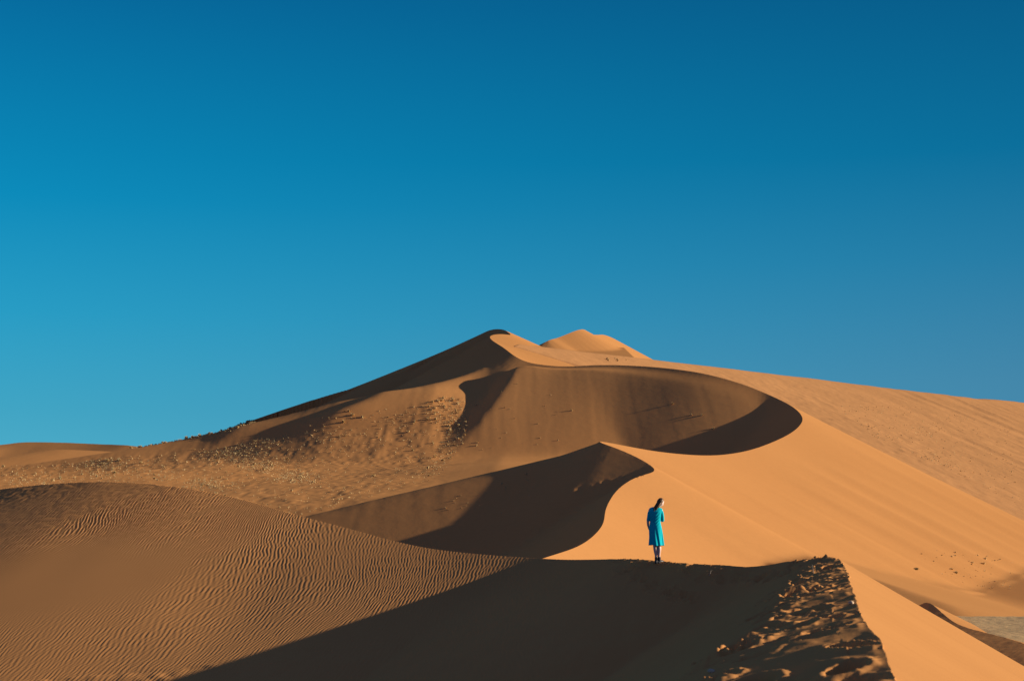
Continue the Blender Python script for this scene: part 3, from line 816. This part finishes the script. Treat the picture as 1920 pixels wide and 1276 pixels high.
# turned-in hem so that the skirt is hollow
for z, q in ((.45, .90), (.52, .86), (.62, .80), (.72, .6)):
    cx, cy, rx, ry = [np.interp(z, LVa[:, 0], LVa[:, k]) for k in (1, 2, 3, 4)]
    rings.append([bm.verts.new((cx + (v.co.x + .060) * q * rx / .187, cy + v.co.y * q * ry / .147, z + .01)) for v in rings[69]])
for i in range(len(rings) - 1):
    for k in range(NS):
        bm.faces.new((rings[i][k], rings[i][(k + 1) % NS], rings[i + 1][(k + 1) % NS], rings[i + 1][k]))
bm.faces.new(rings[0][::-1]); bm.faces.new(rings[-1])
chain(bm, [(-.185, .0, 1.345), (-.225, .005, 1.27), (-.246, .012, 1.17), (-.262, .026, 1.085)], [.053, .052, .047, .043])
chain(bm, [(.045, .008, 1.335), (.075, .008, 1.26), (.092, .014, 1.17), (.102, .03, 1.085)], [.053, .053, .049, .045])
chain(bm, [(-.195, .002, 1.352), (-.14, .006, 1.372), (-.12, .008, 1.37)], [.052, .05, .045])
chain(bm, [(.05, .008, 1.342), (.0, .01, 1.362), (-.02, .01, 1.36)], [.052, .05, .045])
finish('dress', bm, M_dress, person, .0055, 2)

# hair: a cap over the skull and loose locks falling over the bowed neck to the left shoulder
bm = bmesh.new()
def cap_shape(p, q):
    x, f, u = p
    if f > .25: q *= 1 - .30 * min(1, (f - .25) / .5) * float(sstep(.55, -.1, np.array(u)) if False else sstep(-.55, .1, np.array(-u)))
    q.y += .006 * max(0, u)
    return q
ball(bm, HC - hf * .024 + hu * .012, AX, (.079, .086, .110), cap_shape)
rh = np.random.default_rng(4)
for i in range(34):
    a = -1.25 + 2.5 * i / 33 + .08 * rh.standard_normal()
    p0 = hp(.062 * math.sin(a), -.03 - .03 * rh.random(), .075 + .01 * rh.standard_normal())
    p1 = hp(.078 * math.sin(a), -.075 + .035 * abs(math.sin(a)), .0)
    e = Vector((-.115 + .055 * math.sin(a) * .8 + .014 * rh.standard_normal(), -.085 + .02 * rh.standard_normal() + .05 * abs(a) * .4, 1.345 + .022 * rh.standard_normal()))
    p2 = p1.lerp(e, .45) + Vector((.01, -.02, .012)); 
    chain(bm, [p0, p1, p2, e], [.010, .013, .012, .0035], sides=8, steps=5)
for i in range(4):   # a few locks hang down beside the face
    e = hp(.074, -.022 - .012 * i, -.085 - .01 * i)
    chain(bm, [hp(.05, .0 - .01 * i, .075), hp(.074, -.012 - .012 * i, .01), e], [.008, .009, .003], sides=8, steps=5)
finish('hair', bm, M_hair, person)

# ankle boots
for (ax, ay), ang, lab in (((-.060, .004), 82, None), ((.014, .016), 38, None)):
    d = Vector((math.cos(math.radians(ang)), math.sin(math.radians(ang)), 0)); sd_ = Vector((-d.y, d.x, 0)); c = Vector((ax, ay, 0))
    bm = bmesh.new()
    chain(bm, [c + Vector((0, 0, .045)), c + Vector((0, 0, .09)), c + Vector((0, 0, .135))], [.041, .040, .043])
    chain(bm, [c - d * .035 + Vector((0, 0, .036)), c + d * .03 + Vector((0, 0, .042)), c + d * .10 + Vector((0, 0, .034)), c + d * .155 + Vector((0, 0, .027))], [.037, .040, .038, .026], squash=(1.0, .9))
    r4 = []
    for z, q in ((.0, 1.0), (.016, 1.03)):
        r4.append([bm.verts.new(c + d * (.058 + .132 * q * math.cos(t)) + sd_ * (.043 * q * math.sin(t) * (1 - .12 * math.cos(t))) + Vector((0, 0, z))) for t in np.linspace(0, 2 * math.pi, 24, endpoint=False)])
    for k in range(24): bm.faces.new((r4[0][k], r4[0][(k + 1) % 24], r4[1][(k + 1) % 24], r4[1][k]))
    bm.faces.new(r4[0][::-1]); bm.faces.new(r4[1])
    finish('boot', bm, M_boot, person, .0045, 1)

# ---------------------------------------------------------------- light, sky, camera
w = bpy.data.worlds.new('World'); scene.world = w; w.use_nodes = True
nt = w.node_tree; N = nt.nodes; L = nt.links
bg = N['Background']; bg.inputs['Strength'].default_value = 0.1
sky = N.new('ShaderNodeTexSky'); sky.sky_type = 'NISHITA'; sky.sun_disc = False
sky.sun_elevation = SUN_EL; sky.sun_rotation = SUN_AZ
sky.air_density = 1.0; sky.dust_density = 0.3; sky.ozone_density = 3.0
# the polarised deep blue of the photograph: the clear sky is graded by direction (height, and left/right of the view)
EXPO = 0.45
def wnode(t, **kw):
    n = N.new(t)
    for k, v in kw.items(): setattr(n, k, v)
    return n
wtc = wnode('ShaderNodeTexCoord'); wsep = wnode('ShaderNodeSeparateXYZ'); L.new(wtc.outputs['Generated'], wsep.inputs[0])
def sky_ramp(stops):
    r = wnode('ShaderNodeValToRGB'); L.new(wsep.outputs['Z'], r.inputs[0]); r.color_ramp.interpolation = 'B_SPLINE' if False else 'EASE'
    r.color_ramp.interpolation = 'LINEAR'
    e = r.color_ramp.elements
    while len(e) < len(stops): e.new(.5)
    for k, (p, c) in enumerate(stops):
        e[k].position = p; e[k].color = (*[v / 2 ** EXPO for v in c], 1)
    return r
r_l = sky_ramp([(0, (.065, .41, .585)), (.03, (.045, .375, .56)), (.094, (.016, .335, .56)), (.17, (0, .26, .50)), (.3, (0, .143, .34)), (.5, (.012, .06, .15)), (1, (.030, .063, .19))])
r_r = sky_ramp([(0, (.06, .25, .41)), (.05, (.05, .232, .395)), (.13, (.016, .195, .37)), (.2, (0, .152, .32)), (.3, (0, .102, .24)), (.5, (.012, .05, .12)), (1, (.030, .063, .19))])
def mrange(sock, a, b, c, d):
    m = wnode('ShaderNodeMapRange', clamp=True); L.new(sock, m.inputs[0])
    for k, v in zip((1, 2, 3, 4), (a, b, c, d)): m.inputs[k].default_value = v
    return m.outputs[0]
mx = wnode('ShaderNodeMix', data_type='RGBA')
L.new(mrange(wsep.outputs['X'], -.36, .36, 0, 1), mx.inputs[0]); L.new(r_l.outputs[0], mx.inputs[6]); L.new(r_r.outputs[0], mx.inputs[7])
mb = wnode('ShaderNodeMix', data_type='RGBA'); L.new(mrange(wsep.outputs['Y'], .1, .7, 0, 1), mb.inputs[0])
mb.inputs[6].default_value = (.034, .058, .15, 1); L.new(mx.outputs[2], mb.inputs[7])
bk = wnode('ShaderNodeVectorMath', operation='SCALE'); L.new(mb.outputs[2], bk.inputs[0]); bk.inputs['Scale'].default_value = 10.0
fin = wnode('ShaderNodeMix', data_type='RGBA'); fin.inputs[0].default_value = .985
L.new(sky.outputs[0], fin.inputs[6]); L.new(bk.outputs[0], fin.inputs[7])
L.new(fin.outputs[2], bg.inputs['Color'])

sd = bpy.data.lights.new('sun', 'SUN'); sd.energy = 5.0; sd.angle = math.radians(.5); sd.color = (1, .84, .66)
so = bpy.data.objects.new('sun', sd); col.objects.link(so)
so.rotation_euler = Vector(-SUNV).to_track_quat('-Z', 'Y').to_euler()

cam = bpy.data.cameras.new('camera'); cam.lens = 50.0; cam.sensor_width = 36.0; cam.sensor_fit = 'HORIZONTAL'
cam.lens = FPX * 36 / 1920
cam.shift_y = (YH - 638) / 1920
cam.dof.use_dof = True; cam.dof.focus_distance = 48.0; cam.dof.aperture_fstop = 3.2
cam.clip_start = 0.1; cam.clip_end = 20000
co = bpy.data.objects.new('camera', cam); col.objects.link(co)
co.location = (0, 0, 0); co.rotation_euler = (math.radians(90), 0, 0)
scene.camera = co
scene.view_settings.view_transform = 'Standard'; scene.view_settings.look = 'None'
scene.view_settings.exposure = EXPO; scene.view_settings.gamma = 1
